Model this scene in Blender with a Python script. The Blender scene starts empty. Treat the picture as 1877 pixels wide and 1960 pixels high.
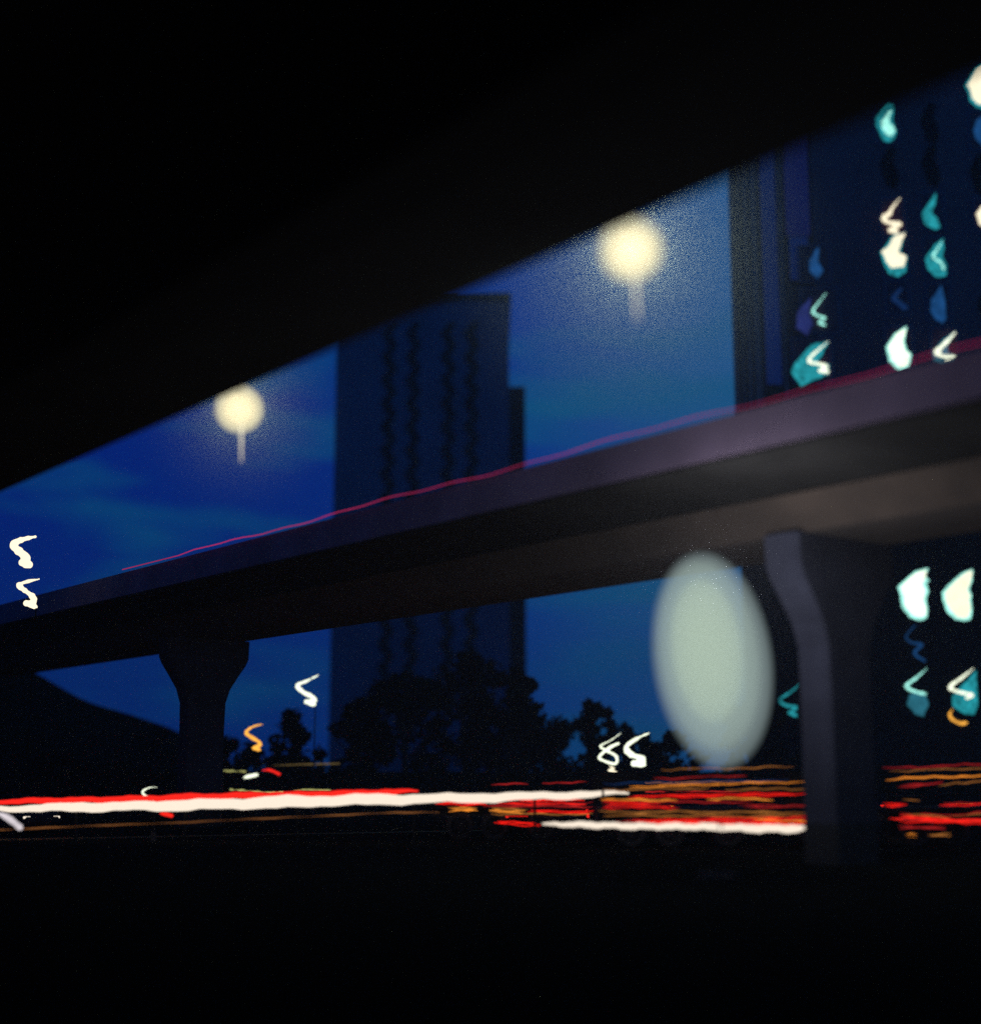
import bpy, bmesh, math, random
from mathutils import Vector
random.seed(11)
R = math.radians
sc = bpy.context.scene
COL = sc.collection

# ------------------------------------------------------------ camera, sky, exposure
FPX, W0, H0, HOR, EYE = 2756.0, 1877.0, 1960.0, 1490.0, 2.1
PITCH = math.atan2(HOR - H0 / 2, FPX)
cd = bpy.data.cameras.new("camera")
cam = bpy.data.objects.new("camera", cd); COL.objects.link(cam)
cam.location = (0, 0, EYE); cam.rotation_euler = (math.pi / 2 + PITCH, 0, 0)
cd.sensor_fit = 'HORIZONTAL'; cd.sensor_width = 36; cd.lens = 36 * FPX / W0
cd.clip_start = 0.1; cd.clip_end = 3000
cd.dof.use_dof = True; cd.dof.focus_distance = 60
cd.dof.aperture_fstop = (cd.lens / 1000) / 0.50
sc.camera = cam

w = bpy.data.worlds.new("World"); sc.world = w; w.use_nodes = True
nt = w.node_tree; N = nt.nodes; L = nt.links
bg = N['Background']
sky = N.new('ShaderNodeTexSky'); sky.sky_type = 'NISHITA'; sky.sun_disc = False
sky.sun_elevation = R(-3.0); sky.sun_rotation = R(200); sky.air_density = 1.2; sky.ozone_density = 3.0
tint = N.new('ShaderNodeMix'); tint.data_type = 'RGBA'; tint.blend_type = 'MULTIPLY'
tint.inputs[0].default_value = 1.0
L.new(sky.outputs[0], tint.inputs[6])
tc = N.new('ShaderNodeTexCoord')
sep = N.new('ShaderNodeSeparateXYZ'); L.new(tc.outputs['Generated'], sep.inputs[0])
# dusk sky: deep blue left, greener blue right with some lamp glow painted in
rmp = N.new('ShaderNodeValToRGB'); 
mr = N.new('ShaderNodeMapRange'); mr.inputs[1].default_value = -0.35; mr.inputs[2].default_value = 0.3
L.new(sep.outputs[0], mr.inputs[0]); L.new(mr.outputs[0], rmp.inputs[0])
SKYC = [(0.0, (0.0008, 0.010, 0.180)), (0.35, (0.0010, 0.017, 0.200)), (0.56, (0.0015, 0.033, 0.240)), (0.80, (0.015, 0.100, 0.28))]
cr = rmp.color_ramp
cr.elements[0].position = 0; cr.elements[1].position = SKYC[3][0]
cr.elements[0].color = (*SKYC[0][1], 1); cr.elements[1].color = (*SKYC[3][1], 1)
for p, c in SKYC[1:3]:
    e = cr.elements.new(p); e.color = (*c, 1)
# faint teal streaks of cloud
mp = N.new('ShaderNodeMapping'); mp.inputs['Scale'].default_value = (5, 5, 26); L.new(tc.outputs['Generated'], mp.inputs[0])
nz = N.new('ShaderNodeTexNoise'); nz.inputs['Scale'].default_value = 1.0; nz.inputs['Detail'].default_value = 4
L.new(mp.outputs[0], nz.inputs[0])
cr2 = N.new('ShaderNodeMapRange'); cr2.inputs[1].default_value = 0.48; cr2.inputs[2].default_value = 0.72
L.new(nz.outputs['Fac'], cr2.inputs[0])
cl = N.new('ShaderNodeMix'); cl.data_type = 'RGBA'; cl.blend_type = 'MIX'
L.new(cr2.outputs[0], cl.inputs[0]); L.new(rmp.outputs[0], cl.inputs[6]); cl.inputs[7].default_value = (0.003, 0.095, 0.21, 1)
tint.inputs[7].default_value = (0.0, 0.03, 0.12, 1)
add = N.new('ShaderNodeMix'); add.data_type = 'RGBA'; add.blend_type = 'ADD'; add.inputs[0].default_value = 1
L.new(cl.outputs[2], add.inputs[6]); L.new(tint.outputs[2], add.inputs[7])
L.new(add.outputs[2], bg.inputs[0]); bg.inputs[1].default_value = 1.0

vs = sc.view_settings
sc.display_settings.display_device = 'sRGB'
vs.view_transform = 'Standard'; vs.look = 'None'; vs.exposure = 0.0; vs.gamma = 1.0; vs.use_curve_mapping = False
sc.cycles.use_denoising = False
sc.cycles.max_bounces = 6; sc.cycles.diffuse_bounces = 2; sc.cycles.glossy_bounces = 2; sc.cycles.volume_bounces = 0
sc.cycles.transparent_max_bounces = 24
sc.cycles.caustics_reflective = False; sc.cycles.caustics_refractive = False

# ------------------------------------------------------------ helpers
def tag(o, label=None, cat=None, group=None, kind=None):
    for k, v in (('label', label), ('category', cat), ('group', group), ('kind', kind)):
        if v: o[k] = v
    return o

def empty(name, loc=(0, 0, 0), rz=0):
    o = bpy.data.objects.new(name, None); COL.objects.link(o)
    o.location = loc; o.rotation_euler = (0, 0, rz); o.empty_display_size = 0.3
    return o

def link(name, bm, m, parent=None, smooth=False, loc=None):
    me = bpy.data.meshes.new(name)
    bmesh.ops.recalc_face_normals(bm, faces=bm.faces)
    bm.to_mesh(me); bm.free()
    if smooth:
        for p in me.polygons: p.use_smooth = True
    if m: me.materials.append(m)
    o = bpy.data.objects.new(name, me); COL.objects.link(o)
    if parent: o.parent = parent
    if loc: o.location = loc
    return o

def copy_tree(o, parent=None):
    c = o.copy(); COL.objects.link(c)
    if parent: c.parent = parent
    for ch in list(o.children): copy_tree(ch, c)
    return c

def box(bm, x0, x1, y0, y1, z0, z1, bev=0.0):
    vs_ = [bm.verts.new(p) for p in ((x0,y0,z0),(x1,y0,z0),(x1,y1,z0),(x0,y1,z0),(x0,y0,z1),(x1,y0,z1),(x1,y1,z1),(x0,y1,z1))]
    fs = [bm.faces.new([vs_[i] for i in f]) for f in ((3,2,1,0),(4,5,6,7),(0,1,5,4),(1,2,6,5),(2,3,7,6),(3,0,4,7))]
    if bev:
        es = {e for f in fs for e in f.edges}
        bmesh.ops.bevel(bm, geom=list(es), offset=bev, segments=2, affect='EDGES', clamp_overlap=True)

def loft(bm, rings, cap=True, close=True):
    vr = [[bm.verts.new(p) for p in r] for r in rings]
    n = len(vr[0])
    for a, b in zip(vr, vr[1:]):
        for i in range(n if close else n - 1):
            j = (i + 1) % n
            bm.faces.new((a[i], a[j], b[j], b[i]))
    if cap:
        bm.faces.new(vr[0][::-1]); bm.faces.new(vr[-1])

def tube(bm, pts, rad, n=8):
    pts = [Vector(p) for p in pts]
    rings = []
    for i, p in enumerate(pts):
        t = (pts[min(i + 1, len(pts) - 1)] - pts[max(i - 1, 0)]).normalized()
        a = Vector((0, 1, 0)) if abs(t.y) < 0.9 else Vector((1, 0, 0))
        s = t.cross(a).normalized(); u = s.cross(t)
        r = rad[i] if isinstance(rad, (list, tuple)) else rad
        rings.append([p + r * (math.cos(2*math.pi*k/n) * s + math.sin(2*math.pi*k/n) * u) for k in range(n)])
    loft(bm, rings)

def mat(name, col, rough=0.8, var=0.25, scale=2.0, bump=0.0, metal=0.0, spec=0.4, streak=False):
    m = bpy.data.materials.new(name); m.use_nodes = True
    t = m.node_tree; b = t.nodes['Principled BSDF']
    b.inputs['Roughness'].default_value = rough; b.inputs['Metallic'].default_value = metal
    b.inputs['Specular IOR Level'].default_value = spec
    c = t.nodes.new('ShaderNodeTexCoord'); mpn = t.nodes.new('ShaderNodeMapping')
    if streak: mpn.inputs['Scale'].default_value = (1, 1, 0.15)
    n = t.nodes.new('ShaderNodeTexNoise'); n.inputs['Scale'].default_value = scale; n.inputs['Detail'].default_value = 6
    t.links.new(c.outputs['Object'], mpn.inputs[0]); t.links.new(mpn.outputs[0], n.inputs[0])
    r = t.nodes.new('ShaderNodeValToRGB')
    r.color_ramp.elements[0].position = 0.3; r.color_ramp.elements[1].position = 0.7
    r.color_ramp.elements[0].color = (*[v * (1 - var) for v in col], 1)
    r.color_ramp.elements[1].color = (*[min(1, v * (1 + var)) for v in col], 1)
    t.links.new(n.outputs['Fac'], r.inputs[0]); t.links.new(r.outputs[0], b.inputs['Base Color'])
    if bump:
        bp = t.nodes.new('ShaderNodeBump'); bp.inputs['Strength'].default_value = bump; bp.inputs['Distance'].default_value = 0.05
        t.links.new(n.outputs['Fac'], bp.inputs['Height']); t.links.new(bp.outputs[0], b.inputs['Normal'])
    return m

def emat(name, col, strength=1.0, var=0.0, scale=3.0):
    m = bpy.data.materials.new(name); m.use_nodes = True
    t = m.node_tree; t.nodes.remove(t.nodes['Principled BSDF'])
    e = t.nodes.new('ShaderNodeEmission'); e.inputs[0].default_value = (*col, 1); e.inputs[1].default_value = strength
    if var:
        c = t.nodes.new('ShaderNodeTexCoord')
        n = t.nodes.new('ShaderNodeTexNoise'); n.inputs['Scale'].default_value = scale; n.inputs['Detail'].default_value = 4
        mrr = t.nodes.new('ShaderNodeMapRange'); mrr.inputs[1].default_value = 0.3; mrr.inputs[2].default_value = 0.7
        mrr.inputs[3].default_value = strength * (1 - var); mrr.inputs[4].default_value = strength * (1 + var)
        t.links.new(c.outputs['Object'], n.inputs[0]); t.links.new(n.outputs['Fac'], mrr.inputs[0]); t.links.new(mrr.outputs[0], e.inputs[1])
    t.links.new(e.outputs[0], t.nodes['Material Output'].inputs[0])
    return m

cp, sp = math.cos(PITCH), math.sin(PITCH)
def P(x, y, F):
    """The world point that stands F metres ahead of the camera, seen at (x, y) of the 1877-wide photograph."""
    cx = (x - W0 / 2) / FPX; cy = -(y - H0 / 2) / FPX
    d = cp - cy * sp
    return Vector((cx / d * F, F, EYE + (sp + cy * cp) / d * F))

A = R(38.3)                                      # the heading of the elevated roads
U = Vector((-math.sin(A), math.cos(A), 0)); NV = Vector((math.cos(A), math.sin(A), 0))
def B(s, d, h):                                  # along, across, height over the eye
    return U * s + NV * d + Vector((0, 0, EYE + h))
def on_line(x, y, d):                            # the s at which a line of sight meets distance d
    p = P(x, y, 1.0); q = Vector((p.x, 1.0, 0))
    k = d / q.dot(NV)
    return (q * k).dot(U), k

# ------------------------------------------------------------ materials
M = dict(
    asphalt=mat('asphalt', (0.005, 0.0055, 0.0045), 1.0, 0.35, 1.5, 0.3, spec=0),
    kerb=mat('kerb_concrete', (0.10, 0.10, 0.095), 0.9, 0.3, 4),
    soil=mat('soil', (0.005, 0.006, 0.004), 1.0, 0.4, 0.6, 0.4, spec=0),
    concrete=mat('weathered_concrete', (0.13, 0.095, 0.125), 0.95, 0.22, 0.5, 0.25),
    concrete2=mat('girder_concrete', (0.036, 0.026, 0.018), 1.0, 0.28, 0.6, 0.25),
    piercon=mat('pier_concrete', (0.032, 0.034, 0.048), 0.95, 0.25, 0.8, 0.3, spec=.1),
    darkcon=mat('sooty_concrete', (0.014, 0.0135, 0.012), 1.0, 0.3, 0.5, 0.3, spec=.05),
    navy=mat('blue_grey_cladding', (0.055, 0.11, 0.19), 0.8, 0.2, 0.15),
    slate=mat('slate_cladding', (0.15, 0.065, 0.085), 0.8, 0.25, 0.12),
    podium=mat('black_stone', (0.008, 0.008, 0.009), 0.95, 0.3, 0.2, spec=.05),
    redwall=mat('maroon_cladding', (0.20, 0.07, 0.06), 0.8, 0.25, 0.3),
    tglass=mat('blue_black_glass', (0.14, 0.06, 0.08), 0.7, 0.2, .3, spec=0.15),
    fin=mat('brown_fin', (0.34, 0.14, 0.13), 0.6, 0.2, 0.4),
    purple=mat('violet_glass_strip', (0.60, 0.12, 0.34), 0.5, 0.15, 0.1),
    blueg=mat('blue_glass_strip', (0.25, 0.20, 0.42), 0.5, 0.15, 0.1),
    dglass=mat('dark_glass', (0.008, 0.009, 0.01), 0.9, 0.2, 1, spec=0.0),
    frame=mat('dark_frame', (0.012, 0.012, 0.014), 0.8, 0.2, 3),
    steel=mat('galvanised_steel', (0.012, 0.012, 0.013), 0.9, 0.2, 5, spec=.05),
    paint=mat('black_car_paint', (0.008, 0.008, 0.01), 0.7, 0.1, 2, spec=0.1),
    paint2=mat('dark_red_car_paint', (0.03, 0.008, 0.008), 0.7, 0.1, 2, spec=0.1),
    paint3=mat('grey_car_paint', (0.015, 0.015, 0.017), 0.7, 0.1, 2, spec=0.1),
    rubber=mat('tyre_rubber', (0.01, 0.01, 0.01), 0.9, 0.2, 9),
    bark=mat('bark', (0.03, 0.022, 0.016), 0.95, 0.3, 6, 0.4),
    leaf=mat('leaves', (0.006, 0.009, 0.004), 1.0, 0.5, 1.2, spec=0.0),
    yellow=mat('yellow_road_paint', (0.45, 0.22, 0.04), 0.8, 0.3, 6),
)
EM = dict(
    cream=emat('cream_light', (1.0, 0.90, 0.64), 1.3, 0.06, 1.2),
    white=emat('warm_white_light', (1.0, 0.86, 0.70), 1.05),
    whitecy=emat('pale_light', (0.97, 1.05, 0.80), 1.4300000000000002, 0.1, 2),
    cyan=emat('cyan_light', (0.02, 0.36, 0.42), 0.85, 0.5, 2.5),
    cyanhi=emat('bright_cyan_light', (0.40, 1.0, 0.86), 1.2349999999999999, 0.25, 2.5),
    dimcyan=emat('dim_cyan_light', (0.03, 0.20, 0.28), 0.8, 0.3, 1.2),
    blue=emat('blue_light', (0.01, 0.07, 0.22), 0.9, 0.3, 1.0),
    dimblue=emat('dim_blue_light', (0.005, 0.025, 0.10), 0.9, 0.3, 1.0),
    violet=emat('violet_light', (0.02, 0.03, 0.16), 0.8, 0.3, 1.0),
    orange=emat('orange_light', (1.0, 0.45, 0.06), 1.3, 0.2, 1.5),
    amber=emat('amber_light', (1.0, 0.30, 0.03), 0.9, 0.5, 1.3),
    amberdim=emat('dim_amber_light', (0.7, 0.25, 0.05), 0.45, 0.5, 1.3),
    red=emat('red_light', (1.0, 0.012, 0.006), 1.0, 0.35, 1.3),
    redhot=emat('bright_red_light', (1.0, 0.02, 0.012), 1.1),
    reddim=emat('dim_red_light', (0.6, 0.02, 0.02), 0.6, 0.5, 1.3),
    yel=emat('yellowish_light', (.55, .55, .18), .8, .3, 2),
    yeldim=emat('faint_tan_light', (.25, .17, .06), .6, .3, 2),
    tandim=emat('dim_orange_light', (.30, .11, .03), .8, .4, .4),
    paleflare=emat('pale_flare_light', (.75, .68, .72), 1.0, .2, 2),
    magenta=emat('pink_red_light', (0.42, 0.02, 0.09), 1.0, 0.35, 0.15),
)

# ------------------------------------------------------------ ground
bm = bmesh.new(); box(bm, -900, 900, -300, 1500, -0.4, 0.0)
tag(link('ground', bm, M['soil']), kind='structure')
def quad_strip(name, pts, m, kind='structure'):
    b_ = bmesh.new(); vs_ = [b_.verts.new(p) for p in pts]; b_.faces.new(vs_)
    return tag(link(name, b_, m), kind=kind)
quad_strip('road', [(-120, 20, .004), (120, 20, .004), (120, 96, .004), (-120, 62, .004)], M['asphalt'])
a0 = P(-40, 1598, 60); a1 = P(900, 1556, 87)
quad_strip('pavement', [(-120, -30, .012), (120, -30, .012), (120, 19.7, .012), (-120, 19.7, .012)], M['asphalt'])

# distant dark embankment at the far left, sloping down to the right
prof = [(-900, 1150), (-420, 1190), (-150, 1215), (20, 1262), (75, 1292), (120, 1322), (180, 1348), (250, 1368), (320, 1392), (338, 1420), (345, 1500)]
bm = bmesh.new(); rings = []
for i, (x, y) in enumerate(prof):
    p = P(x, y, 118); z = max(p.z, -0.3)
    rings.append([Vector((p.x, 92 - 10*(i < 8), -0.35)), Vector((p.x, 112, z * .8)), Vector((p.x, 118, z)), Vector((p.x, 128, z * .9)), Vector((p.x, 170, -0.35))])
loft(bm, rings, cap=True, close=True)
tag(link('hill', bm, M['soil'], smooth=False), kind='structure')

# ------------------------------------------------------------ overhead road, near
def sweep(name, prof_, s0, s1, m, parent, step=None):
    b_ = bmesh.new(); n = 2 if not step else int((s1 - s0) / step) + 1
    loft(b_, [[B(s0 + (s1 - s0) * k / (n - 1), d, h) for d, h in prof_] for k in range(n)])
    return link(name, b_, m, parent)
ov = tag(empty('overhead_bridge', B(0, 0, -EYE)), 'black underside of a wide road bridge filling the top of the picture', 'bridge')
def sweep_at(name, prof_, s0, s1, m, root):
    o = sweep(name, prof_, s0, s1, m, None); o.parent = root
    o.matrix_parent_inverse = root.matrix_world.inverted()
    return o
sweep_at('deck', [(-14, 8.04), (13.8, 8.04), (13.8, 8.9), (-14, 8.9)], -60, 220, M['darkcon'], ov)
sweep_at('edge_beam', [(13.803, 8.04), (14.0, 8.04), (14.0, 9.4), (13.803, 9.4)], -60, 220, M['darkcon'], ov)
for d in (-9, -3, 3, 9):
    sweep_at('girder', [(d, 7.2), (d + 1.1, 7.2), (d + 1.1, 8.037), (d, 8.037)], -60, 220, M['darkcon'], ov)

# ------------------------------------------------------------ lower elevated road
eb = tag(empty('elevated_road', (0, 0, 0)), 'long concrete elevated road on piers rising to the right across the picture', 'bridge')
DN = 25.0
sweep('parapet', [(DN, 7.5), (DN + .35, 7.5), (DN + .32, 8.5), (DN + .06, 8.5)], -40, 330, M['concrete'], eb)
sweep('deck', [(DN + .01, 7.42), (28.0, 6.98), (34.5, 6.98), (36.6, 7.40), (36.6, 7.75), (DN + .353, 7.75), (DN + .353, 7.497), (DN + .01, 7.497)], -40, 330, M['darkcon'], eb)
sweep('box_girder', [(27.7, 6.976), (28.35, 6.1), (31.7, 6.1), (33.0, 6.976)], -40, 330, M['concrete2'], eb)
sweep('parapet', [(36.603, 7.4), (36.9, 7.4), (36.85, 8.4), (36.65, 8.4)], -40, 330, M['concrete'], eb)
# tail-light trail built as a thin glowing red tube along the parapet top
bm = bmesh.new()
s_a, _ = on_line(235, 1110, DN); s_b, _ = on_line(1980, 640, DN)
n = 90; pts = []; rr = []
for k in range(n):
    t = k / (n - 1); s = s_a + (s_b - s_a) * (t ** 0.55)
    wv = 0.06 * math.sin(s * .55) + .035 * math.sin(s * 1.9 + 1)
    pts.append(B(s, DN - .04, 8.60 + wv * .7)); rr.append(0.009 + .00018 * max(s, 0))
tube(bm, pts, rr, 6)
link('red_light_line', bm, EM['magenta'], eb)
def pier(s):
    t = tag(empty('bridge_pier', B(s, 30.0, -EYE), math.atan2(U.y, U.x)), cat='pier', group='piers of the elevated road')
    # local x runs along the road, local -y across it and away from the camera
    b_ = bmesh.new(); H = 6.1 + EYE - .003
    rings_ = []
    for z, hx, hy in ((0, .52, .92), (4.3, .50, .90), (5.4, .50, .93), (6.0, .52, 1.12), (6.6, .55, 1.5), (7.1, .57, 1.85), (7.4, .58, 1.98), (H, .58, 2.0)):
        c = .12
        rings_.append([Vector(p) for p in ((hx, -hy + c, z), (hx, hy - c, z), (hx - c, hy, z), (-hx + c, hy, z), (-hx, hy - c, z), (-hx, -hy + c, z), (-hx + c, -hy, z), (hx - c, -hy, z))])
    split = 4
    loft(b_, rings_[:split]); o = link('shaft', b_, M['piercon'], t)
    b_ = bmesh.new()
    for r_ in rings_[split - 1]: pass
    top = [[v.copy() for v in r_] for r_ in rings_[split - 1:]]
    for v in top[0]: v.z += .003
    loft(b_, top); link('hammerhead', b_, M['piercon'], t)
    b_ = bmesh.new(); loft(b_, [[Vector((v[0] * 1.006, v[1] * 1.006, z)) for v in rings_[0]] for z in (0, 1.0)]); link('painted_base', b_, M['rubber'], t)  # dark band added for the shade at the pier foot
    return t
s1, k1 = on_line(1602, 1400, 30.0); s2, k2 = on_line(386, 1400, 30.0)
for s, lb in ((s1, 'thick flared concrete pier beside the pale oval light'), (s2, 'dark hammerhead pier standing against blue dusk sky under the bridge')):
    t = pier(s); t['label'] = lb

def vol(name, col, sigma):
    """luminous gas: settles at col where it is deep"""
    m = bpy.data.materials.new(name); m.use_nodes = True; q = m.node_tree
    q.nodes.remove(q.nodes['Principled BSDF'])
    e = q.nodes.new('ShaderNodeEmission'); e.inputs[0].default_value = (*col, 1); e.inputs[1].default_value = sigma
    a_ = q.nodes.new('ShaderNodeVolumeAbsorption'); a_.inputs[0].default_value = (0, 0, 0, 1); a_.inputs[1].default_value = sigma
    ad = q.nodes.new('ShaderNodeAddShader'); q.links.new(e.outputs[0], ad.inputs[0]); q.links.new(a_.outputs[0], ad.inputs[1])
    q.links.new(ad.outputs[0], q.nodes['Material Output'].inputs['Volume'])
    return m
# ------------------------------------------------------------ globe lamps on the overhead bridge edge
def globe_lamp(x, y, r, power, label, halo_mist):
    d = 16.05
    s, k = on_line(x, y, d); c = P(x, y, k)
    t = tag(empty('street_lamp', c), label, 'street lamp', 'globe street lamps along the bridge edge')
    m = bpy.data.materials.get('frosted_globe')
    if not m:
        m = bpy.data.materials.new('frosted_globe'); m.use_nodes = True; q = m.node_tree
        q.nodes.remove(q.nodes['Principled BSDF'])
        e = q.nodes.new('ShaderNodeEmission'); e.inputs[0].default_value = (1.0, 0.78, 0.42, 1); e.inputs[1].default_value = 1.9
        tr = q.nodes.new('ShaderNodeBsdfTransparent'); mx = q.nodes.new('ShaderNodeMixShader'); mx.inputs[0].default_value = 0.5
        q.links.new(tr.outputs[0], mx.inputs[1]); q.links.new(e.outputs[0], mx.inputs[2]); q.links.new(mx.outputs[0], q.nodes['Material Output'].inputs[0])
        globe_lamp.m = m
    b_ = bmesh.new(); bmesh.ops.create_uvsphere(b_, u_segments=32, v_segments=18, radius=r)
    link('globe', b_, m, t, True)
    b_ = bmesh.new(); bmesh.ops.create_uvsphere(b_, u_segments=32, v_segments=18, radius=r * 1.6)
    link('outer_diffuser', b_, bpy.data.materials.get('diffuser_glow') or vol('diffuser_glow', (.90, .80, .50), 2.4), t, True)  # luminous shell added for the soft glow round the globe
    b_ = bmesh.new(); bmesh.ops.create_uvsphere(b_, u_segments=32, v_segments=18, radius=1.0)
    mm = bpy.data.materials.get('lit_mist')
    if not mm:
        mm = bpy.data.materials.new('lit_mist'); mm.use_nodes = True; q = mm.node_tree; q.nodes.remove(q.nodes['Principled BSDF'])
        pv = q.nodes.new('ShaderNodeVolumePrincipled'); pv.inputs['Density'].default_value = .05; pv.inputs['Color'].default_value = (.70, 1, .90, 1)
        tcn = q.nodes.new('ShaderNodeTexCoord'); ln = q.nodes.new('ShaderNodeVectorMath'); ln.operation = 'LENGTH'
        mr_ = q.nodes.new('ShaderNodeMapRange'); mr_.interpolation_type = 'SMOOTHSTEP'
        for i_, v_ in ((1, 0.0), (2, 1.0), (3, .085), (4, 0.0)): mr_.inputs[i_].default_value = v_
        q.links.new(tcn.outputs['Object'], ln.inputs[0]); q.links.new(ln.outputs['Value'], mr_.inputs[0]); q.links.new(mr_.outputs[0], pv.inputs['Density'])
        q.links.new(pv.outputs[0], q.nodes['Material Output'].inputs['Volume'])
    mo = tag(link('mist', b_, mm, None, True, c), kind='stuff'); mo.scale = (halo_mist, halo_mist, halo_mist)  # local pocket of mist added to make the lamp's halo
    b_ = bmesh.new(); tube(b_, [(.16*r, 0, -r*.6), (.24*r, 0, -r*3.6)], [r*.09, r*.025], 10)
    link('finial', b_, EM['cream'], t)  # flare streak below the lamp, built as a glowing rod
    b_ = bmesh.new(); tube(b_, [(0, 0, r*.98), (0, 0, r + .2)], [.05, .03], 10); link('collar', b_, M['frame'], t)
    up = Vector((0, 0, r + .2)); back = -NV * 2.04
    b_ = bmesh.new(); tube(b_, [up, up + back * .5 + Vector((0, 0, .05)), up + back], .022, 8); link('bracket', b_, M['frame'], t)
    ld = bpy.data.lights.new('lamp_light', 'POINT'); ld.energy = power; ld.color = (1.0, .82, .62); ld.shadow_soft_size = r * .7
    lo = bpy.data.objects.new('lamp_light', ld); COL.objects.link(lo); lo.parent = t
    return t
globe_lamp(458, 783, .36, 480, 'smaller glowing cream globe lamp left of the dark building', 2.8)
globe_lamp(1208, 478, .34, 900, 'large glowing cream globe lamp high between the two towers', 3.8)

# ------------------------------------------------------------ tall oval light in front of the pier
FO = 32.0
c = P(1362, 1262, FO)
ob = tag(empty('oval_light', (c.x, c.y, 0)), 'tall pale oval glowing light hanging beside the thick pier', 'lamp')
def ellips(name, cx, cz, a_, b_, tilt, m):
    b2 = bmesh.new(); bmesh.ops.create_uvsphere(b2, u_segments=40, v_segments=28, radius=1)
    for v in b2.verts:
        x, y, z = v.co.x * a_, v.co.y * a_, v.co.z * b_
        v.co = Vector((cx + x * math.cos(tilt) + z * math.sin(tilt), y, cz - x * math.sin(tilt) + z * math.cos(tilt)))
    return link(name, b2, m, ob, True)
px = FO / FPX
ellips('envelope', 0, c.z, 113 * px, 208 * px, R(-6), vol('glowing_gas', (.28, .36, .36), 0.6))
ellips('bright_core', -.06, c.z + .1, 96 * px, 184 * px, R(-6), vol('pale_gas', (.46, .60, .48), 0.34))
ellips('bright_core', -.10, c.z + .2, 70 * px, 140 * px, R(-5), vol('bright_gas', (.85, 1.05, .62), 0.40))
bm = bmesh.new(); tube(bm, [(.0, 0, 0.05), (.2, 0, c.z - 200 * px)], .02, 8); link('stand', bm, M['frame'], ob)
bm = bmesh.new(); box(bm, -.4, .4, -.4, .4, 0.0, .06, .01); link('base', bm, M['frame'], ob)
ld = bpy.data.lights.new('oval_glow', 'POINT'); ld.energy = 2500; ld.color = (.86, .86, 1.0); ld.shadow_soft_size = .6
lo = bpy.data.objects.new('oval_glow', ld); COL.objects.link(lo); lo.parent = ob; lo.location = (0, 0, c.z + 1.5)

# ------------------------------------------------------------ buildings
def bx(name, p0, p1, m, parent, bev=0):
    b_ = bmesh.new(); box(b_, min(p0[0], p1[0]), max(p0[0], p1[0]), min(p0[1], p1[1]), max(p0[1], p1[1]), min(p0[2], p1[2]), max(p0[2], p1[2]), bev)
    return link(name, b_, m, parent)
def prism(name, fp, z0, z1, m, parent):
    b_ = bmesh.new(); loft(b_, [[Vector((x, y, z0)) for x, y in fp], [Vector((x, y, z1)) for x, y in fp]])
    return link(name, b_, m, parent)
# left tower
FL = 180.0
lt = tag(empty('apartment_tower', P(820, HOR, FL) * 1 - Vector((0, 0, EYE))), 'dark blue tower block with four zigzag columns of black windows', 'building')
lt.location = (0, 0, 0)
xl = P(641, 800, FL).x; xr = P(974, 800, FL).x; zt = P(900, 574, FL).z
bx('wall', (xl, FL, 0), (xr, FL + 22, zt), M['navy'], lt)
bx('roof', (xl - .3, FL - .3, zt + .003), (xr + .3, FL + 22.3, zt + .9), M['frame'], lt)
zs = P(990, 728, FL).z; xr2 = P(1003, 800, FL).x
bx('side_wing', (xr + .003, FL + 3, 0), (xr2 + .2, FL + 16, zs), M['podium'], lt)
bx('plant_room', (P(875, 500, FL).x - 12, FL + 6, zt + .903), (P(875, 500, FL).x, FL + 16, zt + 3.4), M['frame'], lt)
fl_h = 47.5 * FL / FPX
for cxp in (742, 789, 857, 902):
    cx_ = P(cxp, 900, FL).x; k = 0
    z = zt - 3.0 - (0 if cxp > 820 else 0)
    while z > 14:
        w_, am, h_ = .72, .75, fl_h
        b_ = bmesh.new()
        front = [(am + w_ * -.5, 0), (-am, -h_ * .5), (am - w_, -h_), (am + w_ * .9, -h_), (-am + w_ * 1.9, -h_ * .5), (am + w_ * .9, 0)]
        vsf = [b_.verts.new((cx_ - .35 + a_, FL - .06, z + b2)) for a_, b2 in front]
        f_ = b_.faces.new(vsf); r_ = bmesh.ops.extrude_face_region(b_, geom=[f_])
        for v in r_['geom']:
            if isinstance(v, bmesh.types.BMVert): v.co.y += .05
        link('window', b_, M['dglass'], lt)
        z -= fl_h; k += 1

# right tower
FR = 110.0
rt = tag(empty('office_tower', (0, 0, 0)), 'tall office tower with scattered lit windows rising at the right', 'building')
X = lambda x, y=600: P(x, y, FR).x
zt2 = 78.0; zp = 24.5
x0 = X(1402, 560)
bx('wall', (X(1563), FR, zp + .003), (X(2300), FR + 26, zt2), M['slate'], rt)
prism('side_wall', [(x0 + .25, FR + .4), (X(1563) - .003, FR + .4), (X(1563) - .003, FR + 22), (x0 + 5.2, FR + 22)], zp + .003, zt2, M['redwall'], rt)
prism('podium', [(x0 - .1, FR - .4), (X(2300), FR - .4), (X(2300), FR + 26), (x0 + 6, FR + 26)], 0, zp, M['podium'], rt)
for xa, xb in ((1402, 1411), (1417, 1422), (1428, 1436), (1441, 1455), (1497, 1503)):
    bx('fin', (X(xa), FR + .05, zp + .01), (X(xb), FR + .39, zt2), M['fin'], rt)
bx('glass_strip', (X(1463), FR + .15, P(1480, 735, FR).z), (X(1493), FR + .39, zt2 - .5), M['blueg'], rt)
bx('glass_strip', (X(1511), FR + .1, P(1535, 450, FR).z), (X(1558), FR + .39, zt2 - .5), M['purple'], rt)
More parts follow.
